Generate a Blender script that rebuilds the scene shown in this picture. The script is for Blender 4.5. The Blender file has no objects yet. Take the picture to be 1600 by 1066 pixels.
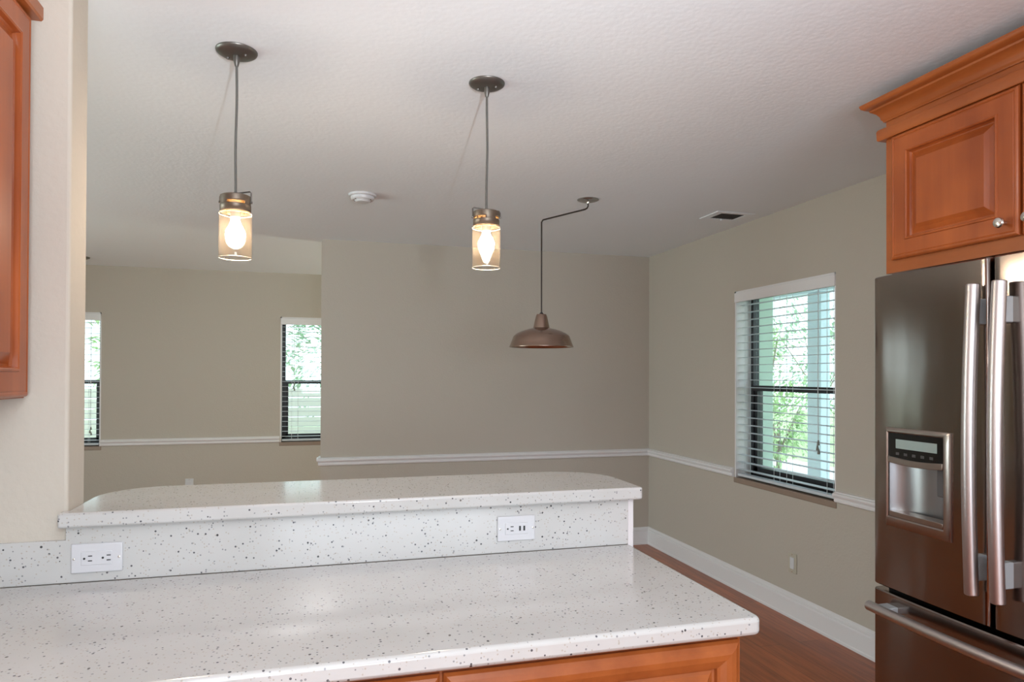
import bpy, bmesh, math, random
from mathutils import Vector, Matrix
random.seed(7)
S = bpy.context.scene
COL = S.collection
PI = math.pi

# ------------------------------------------------------------------ camera
CAM_H, YAW, ROLL, PITCH, CY = 1.4343, 0.2751, 0.0039, 0.0084, 576.3
cd = bpy.data.cameras.new('camera')
cam = bpy.data.objects.new('camera', cd); COL.objects.link(cam)
cd.sensor_width = 36.0; cd.lens = 24.0
cd.shift_y = (CY - 533.0) / 1600.0
cd.clip_start = 0.02
fw = Vector((math.sin(YAW) * math.cos(PITCH), math.cos(YAW) * math.cos(PITCH), math.sin(PITCH)))
rt = Vector((math.cos(YAW), -math.sin(YAW), 0))
up = rt.cross(fw)
c_, s_ = math.cos(ROLL), math.sin(ROLL)
r2 = rt * c_ + up * s_
u2 = up * c_ - rt * s_
cam.matrix_world = Matrix(((r2.x, u2.x, -fw.x, 0), (r2.y, u2.y, -fw.y, 0), (r2.z, u2.z, -fw.z, CAM_H), (0, 0, 0, 1)))
S.camera = cam

# ------------------------------------------------------------------ view, world, lights
S.view_settings.view_transform = 'Standard'
S.view_settings.look = 'None'
S.view_settings.gamma = 1.0
S.view_settings.exposure = 0.0
S.cycles.use_denoising = True
S.cycles.max_bounces = 10
S.cycles.diffuse_bounces = 5
S.cycles.transparent_max_bounces = 24
S.cycles.sample_clamp_indirect = 6.0
W = bpy.data.worlds.new('sky'); S.world = W; W.use_nodes = True
bg = W.node_tree.nodes['Background']
bg.inputs['Color'].default_value = (0.80, 0.91, 1.0, 1)
bg.inputs['Strength'].default_value = 2.9

def light(name, kind, loc, power, col=(1, 1, 1), size=0.1, rot=None, sy=None):
    l = bpy.data.lights.new(name, kind); l.energy = power; l.color = col
    if kind == 'AREA':
        l.size = size
        if sy: l.shape = 'RECTANGLE'; l.size_y = sy
    elif kind == 'POINT': l.shadow_soft_size = size
    elif kind == 'SUN': l.angle = size
    o = bpy.data.objects.new(name, l); COL.objects.link(o); o.location = loc
    if rot: o.rotation_euler = rot
    return o
light('sun', 'SUN', (0, 0, 8), 2.2, (1, .96, .9), .01, (math.radians(24), math.radians(-20), 0))
light('camera_flash', 'POINT', (0.0, -0.05, 1.76), 17, (1.0, .985, .97), .10)
light('kitchen_ceiling_light', 'AREA', (0.35, -1.1, 2.38), 36, (.95, .98, 1.0), 1.0, (0, 0, 0), .5)
light('kitchen_bounce_fill', 'SPOT', (0.3, -0.3, 1.62), 270, (.86, .94, 1.0), .42, (PI - .75, 0, 0))  # added unseen spot, aimed up to brighten the ceiling
bpy.data.lights['kitchen_bounce_fill'].spot_size = 1.75
bpy.data.lights['kitchen_bounce_fill'].spot_blend = 1.0
light('kitchen_back_fill', 'AREA', (0.7, -2.95, 1.35), 98, (.76, .88, 1.0), 2.2, (-PI / 2, 0, PI), 1.3)  # added cool fill in front of the solid back wall, no window behind it
light('living_window_daylight', 'AREA', (2.705 + .24, 6.45, 1.37), 92, (1.0, .88, .70), .88, (0, PI / 2, 0), 1.2)
light('living_side_fill', 'AREA', (-4.2 - .2, 3.3, 1.08), 130, (.92, .96, 1.0), 1.9, (0, -PI / 2, 0), 2.0)  # added fill for the dining walls, shining through an invented opening

# ------------------------------------------------------------------ materials
def mat(name, col, rough=.5, metal=0., coat=0., spec=.5, emis=None, es=0.):
    m = bpy.data.materials.new(name); m.use_nodes = True
    b = m.node_tree.nodes['Principled BSDF']
    b.inputs['Base Color'].default_value = (*col, 1)
    b.inputs['Roughness'].default_value = rough
    b.inputs['Metallic'].default_value = metal
    b.inputs['Coat Weight'].default_value = coat
    b.inputs['Coat Roughness'].default_value = .08
    b.inputs['Specular IOR Level'].default_value = spec
    if emis:
        b.inputs['Emission Color'].default_value = (*emis, 1); b.inputs['Emission Strength'].default_value = es
    return m
def nd(m, t, **kw):
    n = m.node_tree.nodes.new(t)
    for k, v in kw.items(): setattr(n, k, v)
    return n
def lk(m, a, b): m.node_tree.links.new(a, b)
def coords(m, scale=(1, 1, 1), rot=(0, 0, 0)):
    g = nd(m, 'ShaderNodeNewGeometry')
    mp = nd(m, 'ShaderNodeMapping'); mp.inputs['Scale'].default_value = scale; mp.inputs['Rotation'].default_value = rot
    lk(m, g.outputs['Position'], mp.inputs['Vector']); return mp.outputs['Vector']
def bump(m, height, strength, dist=.002):
    b = nd(m, 'ShaderNodeBump'); b.inputs['Strength'].default_value = strength; b.inputs['Distance'].default_value = dist
    lk(m, height, b.inputs['Height']); lk(m, b.outputs['Normal'], m.node_tree.nodes['Principled BSDF'].inputs['Normal'])
def noise(m, v, sc, det=3, rough=.5):
    n = nd(m, 'ShaderNodeTexNoise'); n.inputs['Scale'].default_value = sc; n.inputs['Detail'].default_value = det
    n.inputs['Roughness'].default_value = rough; lk(m, v, n.inputs['Vector']); return n
def ramp(m, fac, stops):
    r = nd(m, 'ShaderNodeValToRGB'); e = r.color_ramp.elements
    while len(e) < len(stops): e.new(.5)
    for i, (p, c) in enumerate(stops): e[i].position = p; e[i].color = (*c, 1)
    lk(m, fac, r.inputs['Fac']); return r.outputs['Color']
def base(m): return m.node_tree.nodes['Principled BSDF'].inputs['Base Color']

def wall_mat(name, col, k=.25, sc=90):
    m = mat(name, col, .75, spec=.25)
    v = coords(m); n = noise(m, v, sc, 3)
    n2 = noise(m, v, sc * .25, 2)
    a = nd(m, 'ShaderNodeMath', operation='ADD'); lk(m, n.outputs['Fac'], a.inputs[0]); lk(m, n2.outputs['Fac'], a.inputs[1])
    bump(m, a.outputs[0], k, .004); return m
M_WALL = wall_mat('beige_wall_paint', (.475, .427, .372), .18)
M_WALL_LIT = wall_mat('beige_wall_paint_lit', (.565, .515, .445), .3, 60)  # same beige paint, coarser texture, colour lightened for the light on these walls
M_CEIL = wall_mat('white_ceiling_paint', (.79, .83, .87), .2, 55)
M_TRIM = mat('white_trim_paint', (.74, .72, .73), .35)
M_WHITE = mat('white_plastic', (.62, .62, .64), .3)
M_IVORY = mat('ivory_plastic', (.70, .66, .54), .35)
M_SLOT = mat('dark_slot', (.02, .02, .02), .5)
M_BLK = mat('black_aluminium', (.018, .018, .022), .4)
M_BLIND = mat('white_blind_slat', (.56, .60, .64), .4)
M_CORD = mat('blind_cord', (.62, .66, .68), .7)
M_TASSEL = mat('grey_tassel', (.20, .20, .18), .5)
M_SILL = mat('brown_sill', (.27, .20, .155), .45)
M_BRONZE = mat('oil_rubbed_bronze', (.15, .138, .125), .36, .7)
M_CAP = mat('antique_brown_cap', (.15, .115, .085), .4, .6)
M_CABLE = mat('grey_cord', (.10, .095, .085), .55)
M_ROD = mat('dark_bronze_rod', (.045, .035, .03), .45, .4)
M_KNOB = mat('satin_nickel', (.72, .68, .62), .25, 1)
M_GREYM = mat('vent_grey', (.10, .10, .095), .6)
M_FUTIL = mat('fridge_side_grey', (.12, .12, .125), .5, .3)
M_HANDLE = mat('satin_handle', (.58, .535, .53), .38, 1)
M_BEZEL = mat('dispenser_bezel_steel', (.42, .365, .335), .28, 1)
M_BRACK = mat('grey_bracket', (.42, .45, .47), .4, .4)
M_SCREEN = mat('black_glass_panel', (.008, .008, .008), .08)
M_LCD = mat('lcd_glass', (.30, .38, .36), .12)
M_ICON = mat('panel_icon', (.06, .06, .06), .4)
M_GASK = mat('dark_gasket', (.012, .012, .012), .7)

def stone(name):
    m = mat(name, (.7, .7, .68), .16, coat=.3, spec=.5)
    v = coords(m)
    big = noise(m, v, 5, 3)
    bc = ramp(m, big.outputs['Fac'], [(.3, (.53, .525, .51)), (.7, (.575, .57, .56))])
    prev = bc
    for sc, thr, rad, c in ((110, .93, .27, (.10, .10, .11)), (150, .90, .32, (.27, .27, .28)), (75, .965, .22, (.06, .06, .065)), (190, .86, .36, (.46, .42, .37))):
        vo = nd(m, 'ShaderNodeTexVoronoi'); vo.inputs['Scale'].default_value = sc; lk(m, v, vo.inputs['Vector'])
        sp = nd(m, 'ShaderNodeSeparateColor'); lk(m, vo.outputs['Color'], sp.inputs[0])
        g = nd(m, 'ShaderNodeMath', operation='GREATER_THAN'); lk(m, sp.outputs[0], g.inputs[0]); g.inputs[1].default_value = thr
        l = nd(m, 'ShaderNodeMath', operation='LESS_THAN'); lk(m, vo.outputs['Distance'], l.inputs[0]); l.inputs[1].default_value = rad
        mu = nd(m, 'ShaderNodeMath', operation='MULTIPLY'); lk(m, g.outputs[0], mu.inputs[0]); lk(m, l.outputs[0], mu.inputs[1])
        mx = nd(m, 'ShaderNodeMix', data_type='RGBA'); lk(m, mu.outputs[0], mx.inputs['Factor']); lk(m, prev, mx.inputs['A']); mx.inputs['B'].default_value = (*c, 1)
        prev = mx.outputs['Result']
    lk(m, prev, base(m)); return m
M_STONE = stone('speckled_white_quartz')

def wood(name, c0, c1, scale=(3, 3, 40), rough=.34, coat=.28):
    m = mat(name, c1, rough, coat=coat, spec=.3)
    v = coords(m, scale)
    n = noise(m, v, 1.2, 5, .6); n2 = noise(m, coords(m, (1, 1, 1)), 4.5, 2)
    a = nd(m, 'ShaderNodeMath', operation='ADD'); lk(m, n.outputs['Fac'], a.inputs[0]); lk(m, n2.outputs['Fac'], a.inputs[1])
    h = nd(m, 'ShaderNodeMath', operation='MULTIPLY'); lk(m, a.outputs[0], h.inputs[0]); h.inputs[1].default_value = .5
    lk(m, ramp(m, h.outputs[0], [(.35, c0), (.65, c1)]), base(m)); return m
M_CHERRY = wood('cherry_wood_vertical', (.27, .060, .014), (.42, .105, .024), (14, 14, 1.2))
M_CHERRYH = wood('cherry_wood_horizontal', (.27, .068, .016), (.40, .112, .027), (14, 1.2, 14))

def floor_mat():
    m = mat('laminate_plank_floor', (.3, .1, .03), .3, coat=.12, spec=.35)
    v = coords(m, (1, 1, 1), (0, 0, PI / 2))
    br = nd(m, 'ShaderNodeTexBrick'); br.inputs['Scale'].default_value = 1
    br.inputs['Brick Width'].default_value = 1.25; br.inputs['Row Height'].default_value = .125
    br.inputs['Mortar Size'].default_value = .0012; br.inputs['Bias'].default_value = 0
    br.inputs['Color1'].default_value = (.42, .120, .034, 1); br.inputs['Color2'].default_value = (.32, .085, .022, 1)
    br.inputs['Mortar'].default_value = (.10, .03, .012, 1)
    lk(m, v, br.inputs['Vector'])
    n = noise(m, coords(m, (26, 2.0, 1)), 1.3, 5, .65)
    mx = nd(m, 'ShaderNodeMix', data_type='RGBA', blend_type='MULTIPLY'); mx.inputs['Factor'].default_value = .8
    lk(m, br.outputs['Color'], mx.inputs['A'])
    lk(m, ramp(m, n.outputs['Fac'], [(.32, (.55, .5, .45)), (.62, (1.15, 1.1, 1.05))]), mx.inputs['B'])
    lk(m, mx.outputs['Result'], base(m)); return m
M_FLOOR = floor_mat()

def steel():
    m = mat('brushed_stainless_steel', (.31, .265, .24), .22, 1)
    n = noise(m, coords(m, (3, 3, 900)), 1, 2)
    r = nd(m, 'ShaderNodeMapRange'); r.inputs['To Min'].default_value = .12; r.inputs['To Max'].default_value = .20
    lk(m, n.outputs['Fac'], r.inputs['Value']); lk(m, r.outputs[0], m.node_tree.nodes['Principled BSDF'].inputs['Roughness'])
    n2 = noise(m, coords(m, (1, 3.5, .9)), 2.2, 1)
    bump(m, n2.outputs['Fac'], .30, .01)
    return m
M_STEEL = steel()
M_COPPER = mat('brushed_bronze_shade', (.40, .29, .235), .2, 1)
def brush(m):
    n = noise(m, coords(m, (2, 2, 500)), 1, 2); bump(m, n.outputs['Fac'], .12, .001)
brush(M_COPPER)
_b = M_COPPER.node_tree.nodes['Principled BSDF']; _b.inputs['Anisotropic'].default_value = .5
_t = nd(M_COPPER, 'ShaderNodeTangent', direction_type='RADIAL', axis='Z'); lk(M_COPPER, _t.outputs[0], _b.inputs['Tangent'])

def schlick(t, f0=.045):
    lw = t.nodes.new('ShaderNodeLayerWeight'); lw.inputs['Blend'].default_value = .5
    p = t.nodes.new('ShaderNodeMath'); p.operation = 'POWER'; p.inputs[1].default_value = 4.5
    q = t.nodes.new('ShaderNodeMath'); q.operation = 'MULTIPLY_ADD'; q.inputs[1].default_value = 1 - f0; q.inputs[2].default_value = f0
    t.links.new(lw.outputs['Facing'], p.inputs[0]); t.links.new(p.outputs[0], q.inputs[0]); return q.outputs[0]
def glass(name, tint, ior=1.45, fres=1.0):
    m = bpy.data.materials.new(name); m.use_nodes = True
    t = m.node_tree; t.nodes.clear()
    o = t.nodes.new('ShaderNodeOutputMaterial'); mx = t.nodes.new('ShaderNodeMixShader')
    tr = t.nodes.new('ShaderNodeBsdfTransparent'); gl = t.nodes.new('ShaderNodeBsdfGlossy'); fr = schlick(t)
    tr.inputs['Color'].default_value = (*tint, 1); gl.inputs['Roughness'].default_value = .03
    mu = t.nodes.new('ShaderNodeMath'); mu.operation = 'MULTIPLY'; mu.inputs[1].default_value = fres
    t.links.new(fr, mu.inputs[0]); t.links.new(mu.outputs[0], mx.inputs[0])
    t.links.new(tr.outputs[0], mx.inputs[1]); t.links.new(gl.outputs[0], mx.inputs[2]); t.links.new(mx.outputs[0], o.inputs[0])
    return m
M_PANE = glass('window_pane_glass', (.90, .96, .94))

def amber(name='amber_jar_glass', k=.020, tint=(.95, .74, .50)):
    # slightly seeded amber glass: transparent, a little of it scattering
    m = bpy.data.materials.new(name); m.use_nodes = True
    t = m.node_tree; t.nodes.clear()
    o = t.nodes.new('ShaderNodeOutputMaterial'); mx = t.nodes.new('ShaderNodeMixShader'); m2 = t.nodes.new('ShaderNodeMixShader')
    tr = t.nodes.new('ShaderNodeBsdfTransparent'); gl = t.nodes.new('ShaderNodeBsdfGlossy'); fr = schlick(t)
    tl = t.nodes.new('ShaderNodeBsdfTranslucent')
    tr.inputs['Color'].default_value = (.95, .87, .79, 1); tl.inputs['Color'].default_value = (*tint, 1)
    gl.inputs['Roughness'].default_value = .06
    m2.inputs[0].default_value = k
    t.links.new(tr.outputs[0], m2.inputs[1]); t.links.new(tl.outputs[0], m2.inputs[2])
    t.links.new(fr, mx.inputs[0]); t.links.new(m2.outputs[0], mx.inputs[1]); t.links.new(gl.outputs[0], mx.inputs[2])
    t.links.new(mx.outputs[0], o.inputs[0]); return m
M_AMBER = amber(); M_NECK = amber('amber_neck_glass', .35, (1, .55, .18))
M_RIM = mat('jar_glass_rim', (.95, .80, .62), .15)
M_BULB = mat('glowing_bulb', (1, .9, .75), .4, emis=(1, .87, .72), es=130)
M_CERAM = mat('lamp_socket_porcelain', (.65, .6, .55), .4)

# ------------------------------------------------------------------ mesh helpers
def link(name, bm, m, parent=None, smooth=False, loc=None, bevel=None):
    me = bpy.data.meshes.new(name)
    bmesh.ops.recalc_face_normals(bm, faces=bm.faces)
    bm.to_mesh(me); bm.free()
    if smooth:
        for p in me.polygons: p.use_smooth = True
        try: me.set_sharp_from_angle(angle=math.radians(35))
        except Exception: pass
    o = bpy.data.objects.new(name, me); COL.objects.link(o)
    ms = m if isinstance(m, (list, tuple)) else [m]
    for x in ms: me.materials.append(x)
    if parent: o.parent = parent
    if loc: o.location = loc
    if bevel:
        b = o.modifiers.new('bevel', 'BEVEL'); b.width = bevel; b.segments = 3; b.limit_method = 'ANGLE'; b.angle_limit = math.radians(40)
        for p in me.polygons: p.use_smooth = True
        try: me.set_sharp_from_angle(angle=math.radians(60))
        except Exception: pass
    return o
def box(bm, x0, x1, y0, y1, z0, z1):
    v = [bm.verts.new((x, y, z)) for z in (z0, z1) for y in (y0, y1) for x in (x0, x1)]
    for f in ((0, 1, 3, 2), (4, 6, 7, 5), (0, 4, 5, 1), (1, 5, 7, 3), (3, 7, 6, 2), (2, 6, 4, 0)):
        bm.faces.new([v[i] for i in f])
    return v
def boxes(*bs):
    bm = bmesh.new()
    for b in bs: box(bm, *b)
    return bm
def tube(bm, pts, r, n=10, caps=True):
    pts = [Vector(p) for p in pts]; rings = []
    ref = None
    for i, p in enumerate(pts):
        a = pts[max(i - 1, 0)]; b = pts[min(i + 1, len(pts) - 1)]
        t = (b - a).normalized()
        if ref is None:
            ref = Vector((0, 0, 1)) if abs(t.z) < .9 else Vector((1, 0, 0))
        u = (ref - t * ref.dot(t)).normalized(); w = t.cross(u); ref = u
        rr = r[i] if isinstance(r, (list, tuple)) else r
        rings.append([bm.verts.new(p + (u * math.cos(2 * PI * k / n) + w * math.sin(2 * PI * k / n)) * rr) for k in range(n)])
    for a, b in zip(rings, rings[1:]):
        for k in range(n): bm.faces.new((a[k], a[(k + 1) % n], b[(k + 1) % n], b[k]))
    if caps: bm.faces.new(rings[0][::-1]); bm.faces.new(rings[-1])
def lathe(bm, prof, n=40, c=(0, 0, 0)):
    rings = []
    for r, z in prof:
        if r < 1e-6: rings.append([bm.verts.new((c[0], c[1], c[2] + z))])
        else: rings.append([bm.verts.new((c[0] + r * math.cos(2 * PI * k / n), c[1] + r * math.sin(2 * PI * k / n), c[2] + z)) for k in range(n)])
    for a, b in zip(rings, rings[1:]):
        for k in range(n):
            j = (k + 1) % n
            if len(a) == 1 and len(b) == 1: continue
            if len(a) == 1: bm.faces.new((a[0], b[j], b[k]))
            elif len(b) == 1: bm.faces.new((a[k], a[j], b[0]))
            else: bm.faces.new((a[k], a[j], b[j], b[k]))
def L(prof, n=40, c=(0, 0, 0)):
    bm = bmesh.new(); lathe(bm, prof, n, c); return bm
def prism(poly, z0, z1):
    bm = bmesh.new()
    a = [bm.verts.new((x, y, z0)) for x, y in poly]; b = [bm.verts.new((x, y, z1)) for x, y in poly]
    bm.faces.new(a[::-1]); bm.faces.new(b)
    n = len(poly)
    for i in range(n): bm.faces.new((a[i], a[(i + 1) % n], b[(i + 1) % n], b[i]))
    return bm
def sweep(path, prof, closed_prof=True):
    """path: horizontal polyline [(x, y)], profile: [(out, z)]; out is to the right-hand side of travel, mitred"""
    bm = bmesh.new(); P = [Vector(p) for p in path]; rings = []
    def nrm(a, b):
        t = (b - a).normalized(); return Vector((t.y, -t.x))
    for i, p in enumerate(P):
        if i == 0: n = nrm(P[0], P[1]); k = 1
        elif i == len(P) - 1: n = nrm(P[-2], P[-1]); k = 1
        else:
            n1, n2 = nrm(P[i - 1], p), nrm(p, P[i + 1]); n = (n1 + n2).normalized(); k = 1 / max(.2, n.dot(n1))
        rings.append([bm.verts.new((p.x + n.x * o * k, p.y + n.y * o * k, z)) for o, z in prof])
    m = len(prof)
    for a, b in zip(rings, rings[1:]):
        for k in range(m): bm.faces.new((a[k], a[(k + 1) % m], b[(k + 1) % m], b[k]))
    bm.faces.new(rings[0]); bm.faces.new(rings[-1][::-1])
    return bm
def empty(name, loc=(0, 0, 0), rz=0):
    o = bpy.data.objects.new(name, None); COL.objects.link(o); o.location = loc; o.rotation_euler.z = rz
    o.empty_display_size = .05; return o
def tag(o, label=None, cat=None, group=None, kind=None):
    if label: o['label'] = label
    if cat: o['category'] = cat
    if group: o['group'] = group
    if kind: o['kind'] = kind
    return o
def struct(name, bm, m, **kw):
    return tag(link(name, bm, m, **kw), kind='structure')
def copy_tree(o, parent=None):
    c = o.copy(); COL.objects.link(c)
    if parent: c.parent = parent
    for ch in list(o.children):
        copy_tree(ch, c)
    return c

# ------------------------------------------------------------------ key dimensions
XR, YF, YFF, H = 2.705, 5.285, 7.195, 2.44
XCW = 0.012            # left end of the projecting dining wall
YB, YS = 1.938, 1.928  # kitchen wall face, splash face
XE = -0.601            # end of the kitchen wall (left of the opening)
WIN = 0.74, 2.0        # sill and head heights
XL = -4.2

# ------------------------------------------------------------------ setting
struct('floor', boxes((XL, XR + .2, -3.1, YFF + .2, -.12, 0)), M_FLOOR)
struct('ceiling', boxes((XL - .6, XR + .7, -3.6, YFF + .7, H, H + .16)), M_CEIL)
def wall_x(name, x0, x1, y0, y1, openings, m):
    """wall running along Y, with openings (ya, yb, za, zb)"""
    bm = bmesh.new(); y = y0
    for ya, yb, za, zb in sorted(openings):
        box(bm, x0, x1, y, ya, 0, H); box(bm, x0, x1, ya, yb, 0, za); box(bm, x0, x1, ya, yb, zb, H); y = yb
    box(bm, x0, x1, y, y1, 0, H); return struct(name, bm, m)
def wall_y(name, y0, y1, x0, x1, openings, m):
    bm = bmesh.new(); x = x0
    for xa, xb, za, zb in sorted(openings):
        box(bm, x, xa, y0, y1, 0, H); box(bm, xa, xb, y0, y1, 0, za); box(bm, xa, xb, y0, y1, zb, H); x = xb
    box(bm, x, x1, y0, y1, 0, H); return struct(name, bm, m)
RWIN = (3.096, 4.037)
FWL = (-2.90, -1.965); FWR = (-.375, .565)
SIDEW = (6.0, 6.9)
LW = (2.25, 4.35)
WT = .265
wall_x('wall_right', XR, XR + WT, -3, YFF + WT, [(RWIN[0], RWIN[1], *WIN), (SIDEW[0], SIDEW[1], *WIN)], M_WALL)
wall_y('wall_far', YFF, YFF + WT, XL - WT, XR, [(FWL[0], FWL[1], *WIN), (FWR[0], FWR[1], *WIN)], M_WALL)
wall_x('wall_living_left', XL - WT, XL, YB, YFF, [(LW[0], LW[1], .1, 2.05)], M_WALL)
struct('wall_center', boxes((XCW, XR, YF, YF + .12, 0, H)), M_WALL)
struct('wall_kitchen', boxes((XL, XE, YB, 2.066, 0, H)), M_WALL_LIT, bevel=.008)
struct('wall_left', boxes((-1.12, -1.0, -3, YB, 0, H)), M_WALL_LIT)
struct('wall_back', boxes((-1.12, XR, -3.12, -3, 0, H)), M_WALL_LIT)
struct('wall_bar', boxes((XE + .001, .925, YB, 2.066, 0, 1.053)), M_WALL)
struct('trim_1', boxes((.917, .934, YS, 2.075, 0, 1.053), (.9335, .9365, YS + .004, 2.07, .0, 1.05)), M_TRIM)

# chair rail profile (out, z) and baseboard profile
RAIL = [(0, .748), (.010, .748), (.016, .752), (.018, .762), (.014, .768), (.016, .776), (.026, .782), (.029, .790), (.026, .798), (.016, .801), (.013, .806), (0, .809)]
BASE = [(0, 0), (.020, 0), (.020, .012), (.015, .018), (.016, .106), (.010, .110), (.010, .114), (.014, .118), (.013, .126), (.007, .130), (.006, .140), (0, .144)]
struct('trim_2', sweep([(XCW, YF + .12), (XCW, YF), (XR, YF), (XR, RWIN[1] + .004)], [(o, z) for o, z in RAIL]), M_TRIM, smooth=True)
struct('trim_3', sweep([(XR, RWIN[0] - .004), (XR, 1.0)], RAIL), M_TRIM, smooth=True)
struct('trim_4', sweep([(FWL[1] + .004, YFF), (FWR[0] - .004, YFF)], RAIL), M_TRIM, smooth=True)
struct('baseboard_right', sweep([(XCW, YF + .12), (XCW, YF), (XR, YF), (XR, 1.0)], BASE), M_TRIM, smooth=True)
struct('baseboard_far', sweep([(XL, YFF), (XR, YFF)], BASE), M_TRIM, smooth=True)

# ------------------------------------------------------------------ windows with blinds (local frame: x along the window, y outward, z up)
def place_local(o, org, ang):
    o.location = org; o.rotation_euler.z = ang
def make_window(idx, org, ang, w, label_depth=.11, sill=True):
    z0, z1 = WIN
    win = empty('window_%d' % idx); tag(win, kind='structure')
    d0, d1 = .115, .16
    link('window_liner', boxes((0, .012, .002, d0, z0, z1), (w - .012, w, .002, d0, z0, z1), (0, w, .002, d0, z1 - .012, z1)), M_TRIM, win)
    bm = boxes((.0, .045, d0, d1, z0, z1), (w - .045, w, d0, d1, z0, z1), (0, w, d0, d1, z1 - .05, z1), (0, w, d0, d1, z0, z0 + .05))
    link('window_frame', bm, M_BLK, win)
    zm = 1.352
    bm = boxes((.045, .072, d0 + .012, d1 + .01, z0 + .05, zm - .015), (w - .072, w - .045, d0 + .012, d1 + .01, z0 + .05, zm - .015),
               (.045, w - .045, d0 + .012, d1 + .01, z0 + .05, z0 + .078), (.045, w - .045, d0, d1 + .01, zm - .022, zm + .014),
               (.3, .33, d0 - .008, d0, zm - .012, zm + .004))
    link('window_sash', bm, M_BLK, win)
    link('pane', boxes((.046, w - .046, d1 - .022, d1 - .018, z0 + .052, z1 - .052)), M_PANE, win)
    if sill:
        link('window_sill', boxes((-.006, w + .006, -.004, d0 + .01, z0 - .028, z0 + .008)), M_SILL, win, bevel=.004)
    place_local(win, org, ang)
    return win
def make_blind(org, ang, w, label, cords_x, tassel_x, tass_z, group):
    z0, z1 = WIN
    root = empty('window_blind'); tag(root, label, 'blind', group)
    bm = boxes((.012, w - .012, .015, .062, z1 - .055, z1 - .016)); link('headrail', bm, M_BLIND, root)
    bm = boxes((.002, w - .004, -.006, .008, z1 - .075, z1 - .010), (.002, .010, .008, .06, z1 - .075, z1 - .010)); link('valance', bm, M_TRIM, root, bevel=.004)
    bm = bmesh.new(); n = 23; top = z1 - .098; bot = z0 + .062
    for i in range(n):
        z = top + (bot - top) * i / (n - 1)
        # gently crowned slat
        t = .0016
        ys = [.010, .026, .042, .058]; zs = [0, .0026, .0026, 0]
        va = [[bm.verts.new((x, y, z + zz + s)) for y, zz in zip(ys, zs)] for x in (.018, w - .018) for s in (0, t)]
        a0, a1, b0, b1 = va
        for k in range(3):
            bm.faces.new((a0[k], a0[k + 1], b0[k + 1], b0[k])); bm.faces.new((a1[k], b1[k], b1[k + 1], a1[k + 1]))
        bm.faces.new((a0[0], b0[0], b1[0], a1[0])); bm.faces.new((a0[3], a1[3], b1[3], b0[3]))
        bm.faces.new((a0[0], a1[0], a1[1], a1[2], a1[3], a0[3], a0[2], a0[1])); bm.faces.new((b0[0], b0[1], b0[2], b0[3], b1[3], b1[2], b1[1], b1[0]))
    link('slats', bm, M_BLIND, root)
    link('bottom_rail', boxes((.018, w - .018, .012, .056, z0 + .018, z0 + .036)), M_BLIND, root, bevel=.003)
    for cx in cords_x:
        for yy in (.012, .055):
            bm = bmesh.new(); tube(bm, [(cx, yy, z1 - .06), (cx, yy, z0 + .03)], .0013, 5); link('ladder_cord', bm, M_CORD, root)
    zc = tass_z
    bm = bmesh.new()
    tube(bm, [(tassel_x, .004, z1 - .075), (tassel_x + .001, .001, zc + .25), (tassel_x + .003, .002, zc)], .0022, 6)
    link('pull_cord', bm, M_CORD, root)
    for dx, dz in ((.003, 0), (-.004, -.03), (.006, -.05)):
        bm = bmesh.new(); lathe(bm, [(0, .012), (.004, .010), (.008, -.012), (.0085, -.018), (0, -.020)], 10, (tassel_x + dx, .002, zc + dz))
        link('tassel', bm, M_TASSEL, root, smooth=True)
    place_local(root, org, ang); return root
w = RWIN[1] - RWIN[0]
# right window: local +x runs towards -Y, so the far jamb is x=0
GB = 'white horizontal window blinds'
make_window(1, (XR, RWIN[1], 0), -PI / 2, w)
make_blind((XR, RWIN[1], 0), -PI / 2, w, 'white slatted blind in the large window beside the stainless refrigerator', (.10, .40, .52, .86), .80, 1.06, GB)
make_window(2, (FWR[0], YFF, 0), 0, FWR[1] - FWR[0])
make_blind((FWR[0], YFF, 0), 0, FWR[1] - FWR[0], 'white slatted blind in the far living room window cut off by the projecting grey wall', (.11, .17, .77, .83), .13, 1.33, GB)
make_window(3, (FWL[0], YFF, 0), 0, FWL[1] - FWL[0])
make_blind((FWL[0], YFF, 0), 0, FWL[1] - FWL[0], 'white slatted blind in the narrow strip of window at the left wall end', (.11, .17, .77, .83), .85, .92, GB)
make_window(4, (XR, SIDEW[1], 0), -PI / 2, SIDEW[1] - SIDEW[0])
# invented glazed door, out of view, added to let the side fill in
dr = empty('fill_door_1'); tag(dr, kind='structure')
link('fill_door_frame', boxes((XL - .1, XL - .02, LW[0], LW[0] + .05, .1, 2.05), (XL - .1, XL - .02, LW[1] - .05, LW[1], .1, 2.05), (XL - .1, XL - .02, LW[0], LW[1], 2.0, 2.05), (XL - .1, XL - .02, LW[0], LW[1], .1, .16)), M_BLK, dr)
link('pane', boxes((XL - .062, XL - .058, LW[0] + .05, LW[1] - .05, .16, 2.0)), M_PANE, dr)

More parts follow.
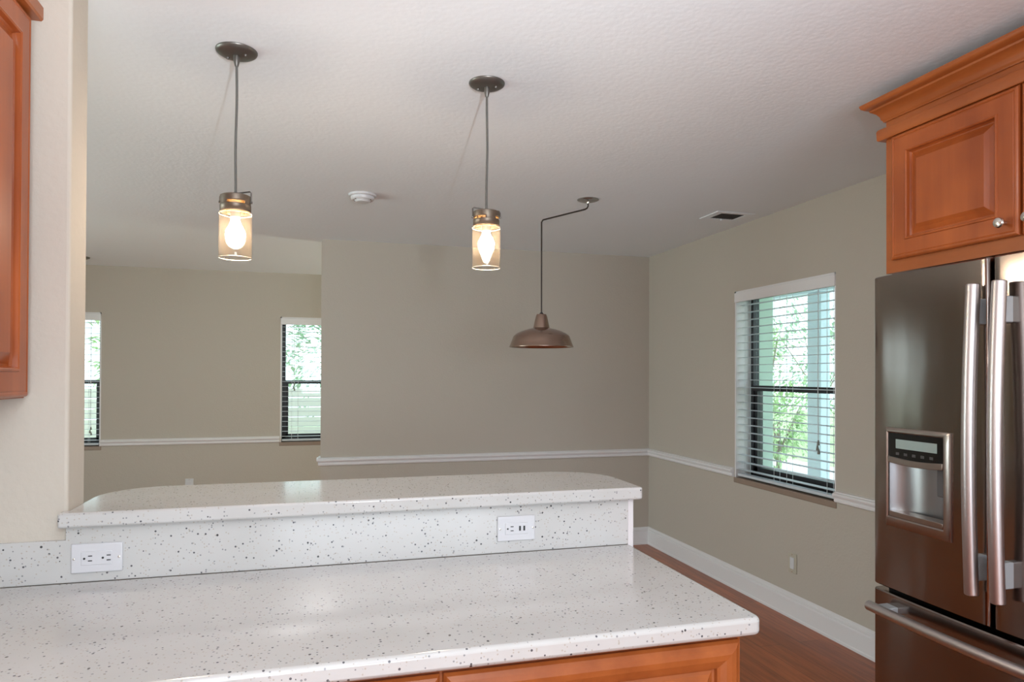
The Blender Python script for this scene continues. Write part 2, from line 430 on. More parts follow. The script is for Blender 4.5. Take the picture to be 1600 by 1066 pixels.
# ------------------------------------------------------------------ counters
def arc(cx, cy, r, a0, a1, n=8): return [(cx + r * math.cos(a0 + (a1 - a0) * i / n), cy + r * math.sin(a0 + (a1 - a0) * i / n)) for i in range(n + 1)]
r = .022
poly = [(-.998, YS), (.922, YS)] + [(.922, 1.268 + r)] + arc(.922 - r, 1.268 + r, r, 0, -PI / 2, 6)[1:] + [(-.36, 1.268), (-.36, -1.6), (-.998, -1.6)]
tag(link('countertop', prism(poly, .876, .914), M_STONE, bevel=.009), 'low white speckled quartz countertop running along the bottom of the view', 'countertop')
R = .17
bp = [(-.612, 1.899), (.955 - .012, 1.899)] + arc(.955 - .012, 1.911, .012, -PI / 2, 0, 4)[1:] + [(.957, 2.293 - .19)] + arc(.957 - .19, 2.293 - .19, .19, 0, PI / 2, 14)[1:] + \
     arc(-.600 + R, 2.293 - R, R, PI / 2, PI, 14) + [(-.600, 1.9372), (-.612, 1.9372)]
tag(link('bar_top', prism(bp, 1.054, 1.091), M_STONE, bevel=.007), 'raised white speckled quartz bar top with rounded back corners above the countertop', 'bar top')
bm = boxes((-.9985, XE, YS, YB, .9142, 1.019)); box(bm, XE, .9165, YS, YB, .9142, 1.0535)
tag(link('backsplash', bm, M_STONE), 'vertical speckled quartz splash with two outlets between countertop and bar top', 'backsplash')

# ------------------------------------------------------------------ cabinets
DOORPROF = [(0, 0), (0, .012), (.002, .016), (.006, .019), (.010, .0195), (.013, .0175), (.016, .019), (.060, .019), (.0615, .0225), (.0655, .0235), (.069, .021), (.0705, .010), (.074, .0045), (.078, .004), (.092, .011), (.101, .0165), (.104, .0185), (.110, .0185)]
BASEPROF = [(0, 0), (0, .008), (.005, .015), (.014, .0205), (.026, .0225), (.038, .021), (.050, .016), (.056, .013), (.058, .004), (.063, .003), (.070, .006), (.082, .015), (.088, .017), (.094, .017)]
def panel(w, h, prof):
    """raised panel: local x 0..w, z 0..h, face towards -y"""
    bm = bmesh.new(); rings = []
    for i, d in prof:
        rings.append([bm.verts.new(p) for p in ((i, -d, i), (w - i, -d, i), (w - i, -d, h - i), (i, -d, h - i))])
    for a, b in zip(rings, rings[1:]):
        for k in range(4): bm.faces.new((a[k], a[(k + 1) % 4], b[(k + 1) % 4], b[k]))
    bm.faces.new(rings[0][::-1]); bm.faces.new(rings[-1])
    return bm
def door(parent, org, ang, w, h, prof=DOORPROF, knob=None, m=None, name='door'):
    o = link(name, panel(w, h, prof), m or M_CHERRY, parent)
    o.location = org; o.rotation_euler.z = ang
    if knob:
        bm = L([(0, 0), (.006, 0), (.005, .010), (.006, .014), (.013, .019), (.0155, .024), (.013, .029), (.006, .032), (0, .0325)], 24)
        k = link('knob', bm, M_KNOB, o, smooth=True); k.location = (knob[0], -.0235, knob[1]); k.rotation_euler.x = PI / 2
    return o
CROWN = [(0, .0), (.006, .0), (.008, .006), (.012, .010), (.014, .020), (.022, .032), (.032, .040), (.036, .042), (.038, .048), (.048, .052), (.056, .058), (.060, .066), (.060, .071), (0, .071)]
# upper cabinet over the refrigerator: front plane X=1.905 facing -X
FX, FY1, FY0 = 1.905, 1.938, 1.035
cb = empty('wall_cabinet', (2.3, 1.48, 1.79)); inv = Matrix.Translation((-2.3, -1.48, -1.79))
tag(cb, 'cherry wood wall cabinet with crown moulding above the stainless refrigerator', 'cabinet')
def sub(name, bm, m, parent, root_inv, **kw):
    bmesh.ops.transform(bm, matrix=root_inv, verts=bm.verts); return link(name, bm, m, parent, **kw)
sub('body', boxes((FX + .02, XR - .001, FY0, FY1, 1.79, 2.33)), M_CHERRY, cb, inv)
bm = boxes((FX, FX + .02, FY0, FY1, 1.79, 1.845), (FX, FX + .02, FY0, FY1, 2.245, 2.33), (FX, FX + .02, FY1 - .045, FY1, 1.845, 2.245), (FX, FX + .02, FY0, FY0 + .045, 1.845, 2.245), (FX, FX + .02, 1.465, 1.51, 1.845, 2.245))
sub('face_frame', bm, M_CHERRYH, cb, inv)
# door: local -y must face world -x: rotate by -90deg -> local x -> world -y
dw = FY1 - .037 - 1.455
d = door(cb, (FX - 2.3, FY1 - .037 - 1.48, 1.832 - 1.79), -PI / 2, dw, .424, knob=(dw - .036, .040)); 
d = door(cb, (FX - 2.3, 1.447 - 1.48, 1.832 - 1.79), -PI / 2, dw - .012, .424, knob=(.036, .040))
bm = sweep([(XR - .001, FY1), (FX, FY1), (FX, FY0), (XR - .001, FY0)], [(0, 2.258), (.018, 2.258), (.021, 2.262), (.022, 2.290), (.019, 2.297), (.012, 2.299), (0, 2.299)])
sub('frieze_bead', bm, M_CHERRYH, cb, inv, smooth=True)
bm = sweep([(XR - .001, FY1), (FX, FY1), (FX, FY0), (XR - .001, FY0)], [(o, 2.322 + z) for o, z in CROWN])
sub('crown_moulding', bm, M_CHERRYH, cb, inv, smooth=True)

# upper cabinet on the left wall: face towards +X, far end against the kitchen wall
lc = empty('wall_cabinet', (-.85, 1.48, 1.37)); inv = Matrix.Translation((.85, -1.48, -1.37))
tag(lc, 'cherry wood wall cabinet cut off at the left edge of the view', 'cabinet')
LX = -.697
sub('body', boxes((-.999, LX - .02, .60, YB - .001, 1.372, 2.36)), M_CHERRY, lc, inv)
sub('face_frame', boxes((LX - .02, LX, .60, YB - .001, 1.372, 1.42), (LX - .02, LX, .60, YB - .001, 2.28, 2.36), (LX - .02, LX, YB - .06, YB - .001, 1.42, 2.28), (LX - .02, LX, .60, .64, 1.42, 2.28), (LX - .02, LX, 1.25, 1.29, 1.42, 2.28)), M_CHERRY, lc, inv)
# local -y faces +x : rotate +90deg -> local x -> world +y
door(lc, (LX + .85, 1.275 - 1.48, 1.376 - 1.37), PI / 2, 1.912 - 1.275, .922, knob=(.036, .04))
door(lc, (LX + .85, .61 - 1.48, 1.376 - 1.37), PI / 2, .655, .922, knob=(.62, .04))
bm = sweep([(LX, .60), (LX, YB - .001)], [(0, 2.304), (.030, 2.304), (.034, 2.309), (.034, 2.338), (.028, 2.345), (0, 2.345)])
sub('frieze_bead', bm, M_CHERRYH, lc, inv, smooth=True)
bm = sweep([(LX, .60), (LX, YB - .001)], [(o, 2.352 + z * .9) for o, z in CROWN])
sub('crown_moulding', bm, M_CHERRYH, lc, inv, smooth=True)

# base cabinet of the peninsula, facing the camera (-Y)
bc = empty('base_cabinet', (.3, 1.5, 0)); inv = Matrix.Translation((-.3, -1.5, 0))
tag(bc, 'cherry wood base cabinet under the right end of the low countertop', 'cabinet')
sub('body', boxes((-.36, .886, 1.325, YB - .0005, .1, .874), (-.36, .87, 1.38, YB - .0005, 0, .1)), M_CHERRY, bc, inv)
sub('face_frame', boxes((-.36, .888, 1.305, 1.325, .83, .8755), (-.36, .888, 1.305, 1.325, .1, .14), (.86, .888, 1.305, 1.325, .14, .83), (-.36, -.33, 1.305, 1.325, .14, .83), (.22, .25, 1.305, 1.325, .14, .83)), M_CHERRYH, bc, inv)
door(bc, (.232 - .3, 1.305 - 1.5, .12), 0, .648, .742, prof=BASEPROF, m=M_CHERRYH)
door(bc, (-.345 - .3, 1.305 - 1.5, .12), 0, .57, .742, prof=BASEPROF, m=M_CHERRYH)
# left run of base cabinets
bl = empty('base_cabinet', (-.7, .2, 0)); inv = Matrix.Translation((.7, -.2, 0))
tag(bl, 'cherry wood base cabinets under the countertop along the left wall', 'cabinet')
sub('body', boxes((-.999, -.40, -1.55, 1.32, .1, .8755), (-.999, -.46, -1.55, 1.30, 0, .1)), M_CHERRY, bl, inv)
for k in range(4):
    door(bl, (-.399 + .7, -1.52 + k * .69 - .2, .12), PI / 2, .66, .742, prof=BASEPROF)

# ------------------------------------------------------------------ refrigerator
YC = 1.487; FW = .4455; BUL = 4.8
def fx(y): return 1.823 + (y - YC) ** 2 / (2 * BUL)
fr = empty('refrigerator', (2.25, YC, 0)); finv = Matrix.Translation((-2.25, -YC, 0))
tag(fr, 'stainless steel french door refrigerator with water dispenser at the right edge', 'refrigerator')
sub('cabinet_body', boxes((1.915, 2.69, YC - FW + .004, YC + FW - .004, .03, 1.765)), M_FUTIL, fr, finv)
sub('foot', boxes((1.93, 2.6, YC - FW + .03, YC + FW - .03, 0, .03)), M_GASK, fr, finv)
sub('gasket', boxes((1.8975, 1.915, YC - FW + .012, YC + FW - .012, .06, 1.76)), M_GASK, fr, finv)
def front_shell(y0, y1, z0, z1, hole=None, rr=.012):
    """door with bowed front, rounded vertical edges, optional rectangular hole through the front skin"""
    ys = [y0 + (y1 - y0) * i / 18 for i in range(19)]
    if hole: ys = sorted(set([y for y in ys if min(abs(y - hole[0]), abs(y - hole[1])) > .008] + [hole[0], hole[1]]))
    ys = [y for y in ys if y0 + rr < y < y1 - rr]
    prof = []
    for i in range(5):
        a = PI / 2 * i / 4
        prof.append((y0 + rr - rr * math.cos(a), fx(y0) + rr - rr * math.sin(a)))
    prof += [(y, fx(y)) for y in ys]
    for i in range(5):
        a = PI / 2 * (1 - i / 4)
        prof.append((y1 - rr + rr * math.cos(a), fx(y1) + rr - rr * math.sin(a)))
    back = 1.8975
    e = .004
    zs = [z0 + e] + ([hole[2], hole[3]] if hole else []) + [z1 - e]
    bm = bmesh.new()
    rows = [[bm.verts.new((x + e, y, z0)) for y, x in prof]]
    rows += [[bm.verts.new((x, y, z)) for y, x in prof] for z in zs]
    rows += [[bm.verts.new((x + e, y, z1)) for y, x in prof]]
    for ri in range(len(rows) - 1):
        for k in range(len(prof) - 1):
            if hole and ri == 2 and prof[k][0] >= hole[0] - 1e-6 and prof[k + 1][0] <= hole[1] + 1e-6: continue
            bm.faces.new((rows[ri][k], rows[ri][k + 1], rows[ri + 1][k + 1], rows[ri + 1][k]))
    n = len(prof)
    b0 = [bm.verts.new((back, y, z)) for y, z in ((y0, z0), (y1, z0), (y1, z1), (y0, z1))]
    bm.faces.new(b0)
    bm.faces.new(rows[0] + [b0[1], b0[0]]); bm.faces.new(rows[-1] + [b0[2], b0[3]])
    bm.faces.new([r[0] for r in rows] + [b0[3], b0[0]]); bm.faces.new([r[-1] for r in rows] + [b0[2], b0[1]])
    return bm
HOLE = (1.636, 1.860, .962, 1.252)
dl = sub('door', front_shell(YC + .006, YC + FW, .724, 1.773, HOLE), M_STEEL, fr, finv, smooth=True)
dl['label'] = 'far refrigerator door holding the dispenser'
drr = sub('door', front_shell(YC - FW, YC - .006, .724, 1.773), M_STEEL, fr, finv, smooth=True)
drr['label'] = 'near refrigerator door cut off by the edge'
fz = sub('freezer_drawer', front_shell(YC - FW, YC + FW, .07, .708), M_STEEL, fr, finv, smooth=True)
def ft(name, bm, m, parent, **kw): return sub(name, bm, m, parent, finv, **kw)
def bar_handle(parent, y, ztop, zbot, ys):
    pts = []; rr = []
    n = 28
    for i in range(n + 1):
        t = i / n; z = ztop + (zbot - ztop) * t
        bow = .014 * math.sin(PI * t) + .008 * t
        pts.append((1.790 - bow, y + .0, z)); rr.append(.0185)
    bm = bmesh.new(); tube(bm, pts, rr, 20)
    h = ft('handle', bm, M_HANDLE, parent, smooth=True)
    bmod = h.modifiers.new('bevel', 'BEVEL'); bmod.width = .003; bmod.segments = 2; bmod.limit_method = 'ANGLE'; bmod.angle_limit = math.radians(60)
    for b in ((1.775, fx(y) + .004, y - .012, y + .012, ztop - .115, ztop - .042), (1.765, fx(y) + .004, y - .012, y + .012, zbot + .04, zbot + .112)):
        ft('bracket', boxes(b), M_BRACK, h, bevel=.003)
    return h
bar_handle(dl, 1.512, 1.697, .815, 1)
bar_handle(drr, 1.434, 1.697, .815, 1)
pts = []
for i in range(29):
    t = i / 28; y = 1.896 + (1.07 - 1.896) * t
    pts.append((1.790 - .030 * math.sin(PI * t) , y, .660 + .004 * math.sin(PI * t)))
bm = bmesh.new(); tube(bm, pts, .0165, 20)
h = ft('handle', bm, M_HANDLE, fz, smooth=True)
for b in ((1.78, fx(1.85) + .004, 1.82, 1.87, .650, .672), (1.78, fx(1.1) + .004, 1.10, 1.15, .650, .672)): ft('bracket', boxes(b), M_BRACK, h, bevel=.003)
# dispenser
Y0, Y1 = 1.610, 1.868
def face_frame_mesh(y0, y1, z0, z1, iy0, iy1, iz0, iz1, out, depth=0.01):
    # raised bezel following the bowed door, outer edge rounded
    bm = bmesh.new(); xs = []
    def ring(a0, a1, b0, b1, o):
        p = []
        N = 8
        for i in range(N): p.append((a0 + (a1 - a0) * i / N, b0))
        for i in range(N): p.append((a1, b0 + (b1 - b0) * i / N))
        for i in range(N): p.append((a1 + (a0 - a1) * i / N, b1))
        for i in range(N): p.append((a0, b1 + (b0 - b1) * i / N))
        return [bm.verts.new((fx(y) - o, y, z)) for y, z in p]
    rs = [ring(y0, y1, z0, z1, -.003), ring(y0 + .001, y1 - .001, z0 + .001, z1 - .001, out * .6), ring(y0 + .006, y1 - .006, z0 + .006, z1 - .006, out), ring(iy0 - .004, iy1 + .004, iz0 - .004, iz1 + .004, out), ring(iy0, iy1, iz0, iz1, out * .5), ring(iy0, iy1, iz0, iz1, -depth)]
    for a, b in zip(rs, rs[1:]):
        n = len(a)
        for k in range(n): bm.faces.new((a[k], a[(k + 1) % n], b[(k + 1) % n], b[k]))
    return bm
dp = ft('dispenser', face_frame_mesh(Y0, Y1, .935, 1.264, 1.638, 1.858, .968, 1.246, .008), M_BEZEL, dl, smooth=True)
# control strip between panel and cavity
def slabx(y0, y1, z0a, z0b, z1a, z1b, o, th, n=10, sag0=0, sag1=0):
    """plate following the bow: bottom edge z0a->z0b, top z1a->z1b (with y), o proud of the door, th thick"""
    bm = bmesh.new(); F = []; B = []
    for i in range(n + 1):
        t = i / n; y = y0 + (y1 - y0) * t; s = math.sin(PI * t)
        za = z0a + (z0b - z0a) * t - sag0 * s; zb = z1a + (z1b - z1a) * t - sag1 * s
        x = fx(y) - o
        F.append((bm.verts.new((x, y, za)), bm.verts.new((x, y, zb)))); B.append((bm.verts.new((x + th, y, za)), bm.verts.new((x + th, y, zb))))
    for i in range(n):
        bm.faces.new((F[i][0], F[i + 1][0], F[i + 1][1], F[i][1])); bm.faces.new((B[i][0], B[i][1], B[i + 1][1], B[i + 1][0]))
        bm.faces.new((F[i][0], B[i][0], B[i + 1][0], F[i + 1][0])); bm.faces.new((F[i][1], F[i + 1][1], B[i + 1][1], B[i][1]))
    bm.faces.new((F[0][0], F[0][1], B[0][1], B[0][0])); bm.faces.new((F[-1][0], B[-1][0], B[-1][1], F[-1][1]))
    return bm
ft('control_panel', slabx(1.639, 1.857, 1.168, 1.168, 1.2455, 1.2455, .002, .008, sag0=.006), M_SCREEN, dl)
ft('display', slabx(1.662, 1.826, 1.196, 1.196, 1.226, 1.226, .0028, .002), M_LCD, dl)
for k in range(5): ft('button', slabx(1.826 - k * .034, 1.812 - k * .034, 1.174, 1.174, 1.183, 1.183, .0026, .001, 2), M_ICON, dl)
ft('trim_band', slabx(1.638, 1.858, 1.148, 1.148, 1.168, 1.168, .008, .014, sag0=.006, sag1=.006), M_BEZEL, dl, bevel=.002)
# cavity: concave recess
bm = bmesh.new(); N = 14; cols = []
for i in range(N + 1):
    t = i / N; y = 1.638 + (1.858 - 1.638) * t; dpt = .002 + .062 * math.sin(PI * t) ** .45
    cols.append((bm.verts.new((fx(y) + dpt, y, .972)), bm.verts.new((fx(y) + dpt, y, 1.17)), bm.verts.new((fx(y) + .0, y, .972)), bm.verts.new((fx(y) + .0, y, 1.17))))
for a, b in zip(cols, cols[1:]):
    bm.faces.new((a[0], b[0], b[1], a[1])); bm.faces.new((a[0], a[2], b[2], b[0])); bm.faces.new((a[1], b[1], b[3], a[3]))
ft('cavity', bm, mat('brushed_cavity_metal', (.34, .34, .35), .32, .9), dl, smooth=True)
ft('paddle', boxes((1.848, 1.856, 1.655, 1.685, 1.06, 1.150)), M_FUTIL, dl, bevel=.003)
ft('drip_tray', slabx(1.640, 1.856, .968, .968, .986, .986, .004, .05), M_BEZEL, dl, bevel=.002)

# ------------------------------------------------------------------ outlets and plates
def decor_outlet(name, label, org, ang, usb=False, group=None, horiz=True):
    """horizontal decor plate, face towards -y, centre at origin"""
    root = link(name, boxes((-.0575, .0575, -.0065, 0, -.0365, .0365)), M_WHITE, bevel=.0035)
    tag(root, label, 'outlet', group)
    link('insert', boxes((-.0345, .0345, -.0082, -.005, -.0168, .0168)), M_WHITE, root, bevel=.0012)
    def slot(cx, cz, w, h): link('socket_slot', boxes((cx - w / 2, cx + w / 2, -.0089, -.0072, cz - h / 2, cz + h / 2)), M_SLOT, root)
    def hole(cx, cz, r):
        bm = bmesh.new(); v = [bm.verts.new((cx + r * math.cos(2 * PI * k / 12), -.0089, cz + r * math.sin(2 * PI * k / 12))) for k in range(12)]; bm.faces.new(v)
        v2 = [bm.verts.new((cx + r * math.cos(2 * PI * k / 12), -.0072, cz + r * math.sin(2 * PI * k / 12))) for k in range(12)]
        for k in range(12): bm.faces.new((v[k], v2[k], v2[(k + 1) % 12], v[(k + 1) % 12]))
        link('socket_hole', bm, M_SLOT, root)
    for cx in ((-.027, .014) if not usb else (-.027,)):
        hole(cx, 0, .0027); slot(cx + .013, .006, .009, .0024); slot(cx + .013, -.006, .009, .0024)
    if usb:
        slot(.010, 0, .0055, .014); slot(.023, 0, .0055, .014)
    for cx in (-.050, .050):
        bm = L([(0, 0), (.0028, 0), (.0028, .0015), (0, .002)], 12)
        bmesh.ops.transform(bm, matrix=Matrix.Translation((cx, -.0064, 0)) @ Matrix.Rotation(PI / 2, 4, 'X'), verts=bm.verts)
        link('screw', bm, M_KNOB, root)
    root.location = org; root.rotation_euler.z = ang
    return root
GO = 'white outlets set in the speckled splash'
decor_outlet('wall_outlet', 'white double power outlet in the splash at the left end', (-.531, YS, .973), 0, group=GO)
decor_outlet('wall_outlet', 'white outlet with two usb ports in the splash at the right end', (.558, YS, .984), 0, usb=True, group=GO)
def upright(name, label, org, ang, m, slots=True):
    root = link(name, boxes((-.037, .037, -.006, 0, -.058, .058)), m, bevel=.003); tag(root, label, 'outlet')
    link('insert', boxes((-.0168, .0168, -.009, -.005, -.0335, .0335)), M_IVORY if m is M_IVORY else M_WHITE, root, bevel=.001)
    for dz in (-.05, .05): link('screw', boxes((-.0025, .0025, -.0072, -.0058, dz - .0025, dz + .0025)), M_KNOB, root)
    root.location = org; root.rotation_euler.z = ang; return root
upright('wall_outlet', 'ivory decor plate low on the right wall below the large window', (XR, 3.445, .324), -PI / 2, mat('ivory_plate', (.47, .43, .35), .35))
upright('wall_outlet', 'small white outlet on the far living room wall just above the bar top', (-1.20, YFF, .358), 0, M_WHITE)

# ------------------------------------------------------------------ ceiling fixtures
def canopy_bm(R): return L([(0, -.017), (R * .55, -.016), (R * .85, -.011), (R * .97, -.006), (R, -.002), (R, 0), (0, 0)], 48)
def jar_pendant(x, y, ztop, label, bulb, rz, k):
    root = empty('jar_pendant_lamp', (x, y, H), rz); tag(root, label, 'pendant lamp', 'amber glass jar pendants over the bar')
    c = link('canopy', canopy_bm(.062), M_BRONZE, root, smooth=True)
    bm = L([(0, -.016), (.010, -.016), (.0105, -.026), (.0085, -.036), (.0055, -.048), (0, -.048)], 20, (0, 0, 0)); link('strain_relief', bm, M_BRONZE, c, smooth=True)
    for q in ((-.03, .012, 0), (.03, -.012, 0)): link('screw', L([(0, -.022), (.0035, -.021), (.005, -.016), (.005, -.012)], 12, q), M_BRONZE, c, smooth=True)
    z = ztop - H       # top of the cap, local
    bm = bmesh.new(); n = 16
    tube(bm, [(.0022 * math.sin(k + 5 * i / n) * math.sin(PI * i / n), .0015 * math.sin(3 * i / n), -.04 + (z + .012 + .04) * i / n) for i in range(n + 1)], .0040, 8)
    link('cord', bm, M_CABLE, root, smooth=True)
    # cap: metal band with long slots
    R = .0455; hc = .050
    bm = bmesh.new(); N = 60
    zs = [z - hc, z - hc * .56, z - hc * .54, z - hc * .38, z - hc * .30, z]
    rr = [R, R, R - .0008, R - .0008, R, R]
    grid = [[bm.verts.new((r_ * math.cos(2 * PI * j / N), r_ * math.sin(2 * PI * j / N), zz)) for j in range(N)] for zz, r_ in zip(zs, rr)]
    for i in range(len(zs) - 1):
        for j in range(N):
            if i == 2 and (j % 20) < 14 and (j % 20) > 1: continue
            if i == 3 and 4 < (j % 20) < 11: pass
            bm.faces.new((grid[i][j], grid[i][(j + 1) % N], grid[i + 1][(j + 1) % N], grid[i + 1][j]))
    top = [bm.verts.new((.040 * math.cos(2 * PI * j / N), .040 * math.sin(2 * PI * j / N), z + .003)) for j in range(N)]
    for j in range(N): bm.faces.new((grid[-1][j], grid[-1][(j + 1) % N], top[(j + 1) % N], top[j]))
    bm.faces.new(top)
    cap = link('cap', bm, M_CAP, root, smooth=True)
    so = cap.modifiers.new('solid', 'SOLIDIFY'); so.thickness = .0015; so.offset = -1
    bm = L([(0, z + .014), (.006, z + .013), (.010, z + .008), (.012, z + .003), (0, z + .003)], 20); link('cap_nut', bm, M_BRONZE, cap, smooth=True)
    # wire bail, hinged at the sides
    bm = bmesh.new()
    tube(bm, [(.047, .0, z - .018), (.047, 0, z + .012), (.043, 0, z + .016), (.005, 0, z + .010)], .0024, 8)
    tube(bm, [(-.005, 0, z + .009), (-.044, 0, z + .004), (-.047, 0, z - .002), (-.047, 0, z - .018)], .0024, 8)
    for sx in (-.047, .047): lathe(bm, [(0, .004), (.004, .003), (.004, -.003), (0, -.004)], 10, (sx, 0, z - .018))
    link('wire_bail', bm, M_BRONZE, cap, smooth=True)
    # glass jar: open cylinder with thickness and lip
    g0, g1, RG = z - hc - .001, z - .192, .0485
    bm = L([(RG - .006, g0), (RG - .001, g0 - .001), (RG, g0 - .005), (RG, g1)], 56)
    jar = link('glass_jar', bm, M_AMBER, root, smooth=True)
    link('jar_neck', L([(.040, g0), (.0415, g0 + .004), (.0415, z - .006)], 40), M_NECK, jar, smooth=True)
    for zz, q in ((g1, .0013), (g0 - .004, .0009)):
        bm = bmesh.new(); tube(bm, [((RG - .0006) * math.cos(2 * PI * j / 56), (RG - .0006) * math.sin(2 * PI * j / 56), zz) for j in range(57)], q, 6, False)
        link('jar_lip', bm, M_RIM, jar, smooth=True)
    bm = L([(0, z - .004), (.015, z - .004), (.015, z - .06), (.017, z - .066), (.013, z - .066), (0, z - .066)], 24); link('socket', bm, M_CERAM, root, smooth=True)
    zb = z - .064
    if bulb == 'round': pr = [(0, 0), (.013, 0), (.0135, -.012), (.018, -.025), (.0275, -.042), (.030, -.055), (.028, -.067), (.020, -.079), (.009, -.0855), (0, -.087)]
    else: pr = [(0, 0), (.0125, 0), (.013, -.008), (.020, -.024), (.0275, -.038), (.029, -.044), (.026, -.055), (.018, -.074), (.012, -.088), (.008, -.096), (0, -.099)]
    link('bulb', L([(r_, zb + q) for r_, q in pr], 32), M_BULB, root, smooth=True)
    return root
jar_pendant(-.254, 2.276, 1.985, 'amber glass jar pendant with rounded bulb, the left one of the pair', 'round', math.radians(-10), 1)
jar_pendant(.551, 2.285, 1.993, 'amber glass jar pendant with tapered bulb, the right one of the pair', 'st', math.radians(170), 2.5)

# dome pendant swagged on a bent rod
px, py = 1.479, 3.646
root = empty('dome_pendant_lamp', (px, py, H)); tag(root, 'brushed bronze dome pendant lamp hanging from a bent rod before the grey wall', 'pendant lamp')
cn = link('canopy', L([(0, -.014), (.035, -.012), (.055, -.007), (.062, -.003), (.062, 0), (0, 0)], 40), mat('nickel_canopy', (.42, .41, .39), .22, .9), root, smooth=True)
link('hook', L([(0, -.024), (.007, -.023), (.009, -.016), (.009, -.012)], 16), M_KNOB, cn, smooth=True)
ex, ez = 1.199 - px, 2.302 - H
pts = [(0, 0, -.015), (0, 0, -.038), (-.006, 0, -.050), (-.02, 0, -.058)]
pts += [(ex + .03, 0, ez + .010), (ex + .008, 0, ez + .003), (ex, 0, ez - .010), (ex + .001, 0, 1.775 - H)]
bm = bmesh.new(); tube(bm, pts, .0044, 8); link('rod', bm, M_ROD, root, smooth=True)
zb = 1.588 - H; c = (ex + .001, 0, zb)
bm = L([(0, .197), (.006, .196), (.010, .190), (.016, .184), (0, .184)], 24, c); link('finial', bm, M_BLK, root, smooth=True)
sh = [(.180, 0), (.178, .003), (.165, .036), (.156, .060), (.153, .063), (.138, .075), (.112, .088), (.080, .098), (.050, .105), (.0445, .108), (.0385, .135), (.030, .172), (.0255, .183), (.0, .185)]
o = link('lamp_shade', L(sh, 64, c), M_COPPER, root, smooth=True)
so = o.modifiers.new('solid', 'SOLIDIFY'); so.thickness = .002; so.offset = -1
link('bulb', L([(0, .13), (.013, .13), (.014, .11), (.028, .08), (.030, .062), (.022, .042), (0, .034)], 24, c), mat('unlit_bulb', (.8, .8, .78), .3), root, smooth=True)

# smoke detector
root = link('smoke_detector', L([(0, -.012), (.073, -.012), (.077, -.009), (.078, 0), (0, 0)], 48), M_WHITE, smooth=True)
root.location = (.228, 3.91, H); tag(root, 'round white smoke detector on the ceiling between the jar pendants', 'smoke detector')
link('housing', L([(.064, -.011), (.066, -.014), (.064, -.026), (.058, -.032), (.052, -.033), (.050, -.030), (.044, -.030), (.042, -.036), (.036, -.042), (0, -.044)], 48), M_WHITE, root, smooth=True)
for a in (-2.4, -.7, 1.2): link('test_button', L([(0, -.0345), (.004, -.0345), (.004, -.031)], 12, (.055 * math.cos(a), .055 * math.sin(a), 0)), M_GREYM, root)
# ceiling vent
vt = empty('ceiling_vent', (2.472, 3.77, H)); tag(vt, 'small rectangular air vent in the ceiling beside the right wall', 'air vent')
a, b = .085, .070; A, B = .135, .105
link('frame', boxes((-A, -a, -B, B, -.006, 0), (a, A, -B, B, -.006, 0), (-a, a, -B, -b, -.006, 0), (-a, a, b, B, -.006, 0)), M_CEIL, vt, bevel=.002)
link('backing', boxes((-a, a, -b, b, -.0012, -.0002)), M_GREYM, vt)
bm = bmesh.new()
for k in range(9):
    x = -a + .010 + k * .0185
    v = [bm.verts.new(p) for p in ((x, -b, -.0055), (x + .008, -b, -.0015), (x + .008, b, -.0015), (x, b, -.0055))]; bm.faces.new(v)
lv = link('louver', bm, M_GREYM, vt)
link('lever', boxes((-.004, .006, b - .012, b + .006, -.014, -.006)), M_CEIL, vt)
# dark ceiling fixture in the living room, mostly behind the kitchen wall
root = link('ceiling_lamp', L([(0, -.02), (.05, -.018), (.075, -.008), (.08, 0), (0, 0)], 40), M_BRONZE, smooth=True); root.location = (-2.01, 6.72, H)
tag(root, 'dark bronze ceiling lamp peeping out high beside the left wall end', 'ceiling lamp')
link('stem', L([(0, -.055), (.010, -.052), (.022, -.030), (.022, -.018), (0, -.018)], 20), M_BRONZE, root, smooth=True)

# ------------------------------------------------------------------ outdoors
M_PATIO = mat('white_patio_slab', (.78, .78, .76), .8)
M_GRASS = mat('lawn_green', (.3, .42, .2), .9)
n = noise(M_GRASS, coords(M_GRASS), 6, 4); lk(M_GRASS, ramp(M_GRASS, n.outputs['Fac'], [(.3, (.30, .42, .22)), (.7, (.48, .58, .34))]), base(M_GRASS))
M_PAINT = mat('pale_exterior_paint', (.62, .72, .80), .6)
M_FENCE = mat('white_fence_boards', (.80, .79, .77), .6)
M_STUCCO = mat('pale_green_stucco', (.55, .68, .60), .8)
tag(link('lawn', boxes((-22, 26, -12, 26, -.30, -.16)), M_GRASS), kind='structure')
struct('patio_slab', boxes((XR + WT, 8.2, 2.2, 12.5, -.16, -.08)), M_PATIO)
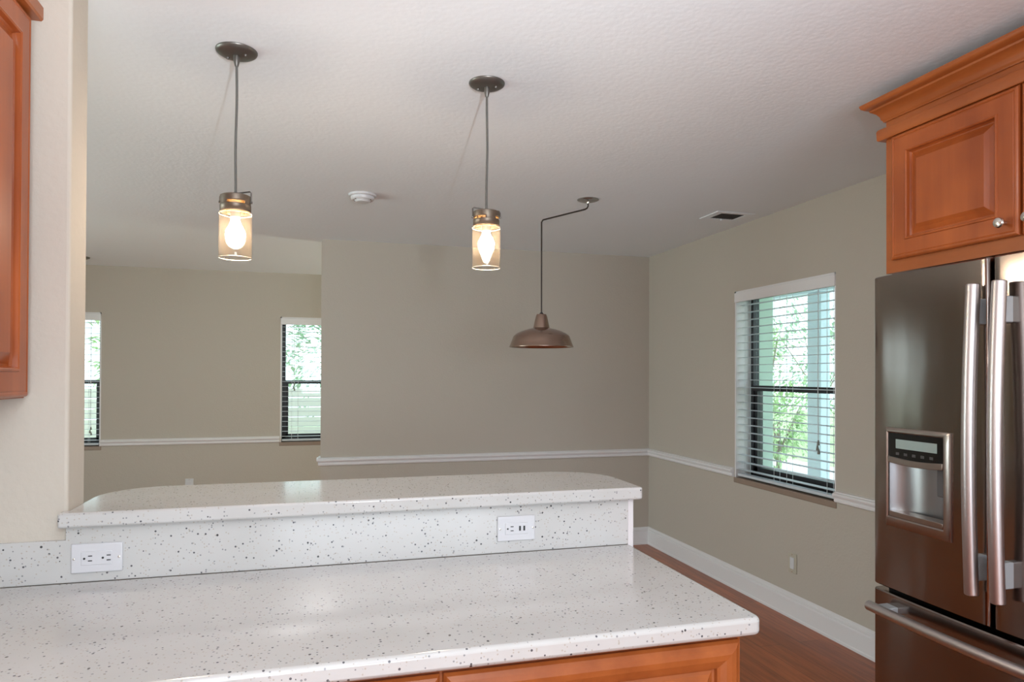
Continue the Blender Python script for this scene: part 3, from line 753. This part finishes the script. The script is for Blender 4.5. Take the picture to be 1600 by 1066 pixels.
# exterior reveals in pale green around window 1
struct('trim_5', boxes((XR + .162, XR + WT + .03, RWIN[1] - .01, RWIN[1], .74, 2.0)), M_STUCCO)
pc = link('porch_post', boxes((4.94, 5.06, 5.87, 6.07, -.08, 2.3)), M_PAINT, bevel=.01); tag(pc, 'pale blue porch post seen through the blind beside the refrigerator', 'post')
pb = link('porch_beam', boxes((4.92, 5.08, 3.0, 10.5, 2.3, 2.5)), M_PAINT, bevel=.01); tag(pb, 'pale blue beam seen at the top of the large window', 'beam')
struct('porch_roof', boxes((XR + WT, 5.3, 3.0, 10.5, 2.5, 2.58)), M_PAINT)
def fence(name, x0, x1, y, z1, label):
    root = empty(name, ((x0 + x1) / 2, y, -.16)); tag(root, label, 'fence')
    bm = bmesh.new(); z = -.12
    while z < z1 - .05:
        box(bm, x0 - (x0 + x1) / 2, x1 - (x0 + x1) / 2, -.012, .012, z + .16, z + .16 + .112); z += .125
    link('board', bm, M_FENCE, root)
    x = x0
    while x <= x1 + .01:
        link('fence_post', boxes((x - (x0 + x1) / 2 - .045, x - (x0 + x1) / 2 + .045, .012, .10, 0, z1 + .20)), M_FENCE, root); x += 2.4
    return root
fence('garden_fence', -6.0, 3.6, 9.3, 1.25, 'white horizontal board fence outside the far living room window')
def leafmat(nm, c0, c1):
    m = mat(nm, c0, .5)
    n = noise(m, coords(m), 3, 3); lk(m, ramp(m, n.outputs['Fac'], [(.3, c0), (.7, c1)]), base(m)); return m
M_LEAF = [leafmat('leaf_green', (.34, .54, .26), (.56, .70, .42)), leafmat('leaf_bluegreen', (.32, .46, .34), (.50, .62, .50))]
def shrub(x, y, z, rx, ry, rz, n, mi, label, trunk=True, ls=.09, group='garden plants outside the windows'):
    root = empty('shrub', (x, y, -.16)); tag(root, label, 'shrub', group)
    bm = bmesh.new()
    for _ in range(n):
        while True:
            p = Vector((random.uniform(-1, 1), random.uniform(-1, 1), random.uniform(-1, 1)))
            if .35 < p.length < 1: break
        k = .8 + .35 * math.sin(p.x * 5 + x) * math.cos(p.y * 4 + p.z * 3)
        q = Vector((p.x * rx * k, p.y * ry * k, p.z * rz * k + z + .16))
        d = (p.normalized() + Vector((random.uniform(-.7, .7), random.uniform(-.7, .7), random.uniform(-.7, .5)))).normalized()
        s = d.cross(Vector((0, 0, 1))).normalized() if abs(d.z) < .95 else Vector((1, 0, 0))
        l = ls * random.uniform(.6, 1.3); wd = l * .28; nn = s.cross(d) * l * .12
        v = [bm.verts.new(q), bm.verts.new(q + d * l * .45 + s * wd + nn), bm.verts.new(q + d * l), bm.verts.new(q + d * l * .45 - s * wd + nn)]
        bm.faces.new(v)
    link('foliage', bm, M_LEAF[mi], root)
    bm = bmesh.new(); zt = z + .16
    tube(bm, [(0, 0, 0), (.03, .02, zt * .5), (0, 0, zt)], [.05, .035, .02], 8)
    for a in range(5):
        an = a * 1.256; tube(bm, [(0, 0, zt * .5), (math.cos(an) * rx * .5, math.sin(an) * ry * .5, zt + rz * .3)], [.02, .008], 6)
    link('stem', bm, mat('bark', (.32, .27, .22), .8), root)
    return root
shrub(6.5, 8.6, .75, .75, .75, .75, 1500, 0, 'round green bush low in the large window left of the post')
shrub(7.6, 10.4, 1.95, .45, .5, .42, 420, 0, 'small bright tree crown high in the large window left of the post')
shrub(6.6, 6.6, .55, .6, .7, .55, 900, 1, 'dark green bush low in the large window right of the post')
shrub(11.4, 13.5, 1.9, 1.8, 2.0, 1.6, 1600, 1, 'broad leafy tree farthest back behind the large window', ls=.14)
shrub(.6, 12.0, 1.9, 1.5, .9, 1.5, 1600, 1, 'tall tree behind the white fence in the far living room window', ls=.14)
shrub(-2.3, 11.4, 1.5, 1.2, .9, 1.4, 1300, 0, 'leafy tree behind the fence in the leftmost window', ls=.14)
shrub(-1.6, 13.2, 2.2, 1.5, .9, 1.7, 1000, 1, 'tall pale tree standing farthest behind the fence', ls=.16)
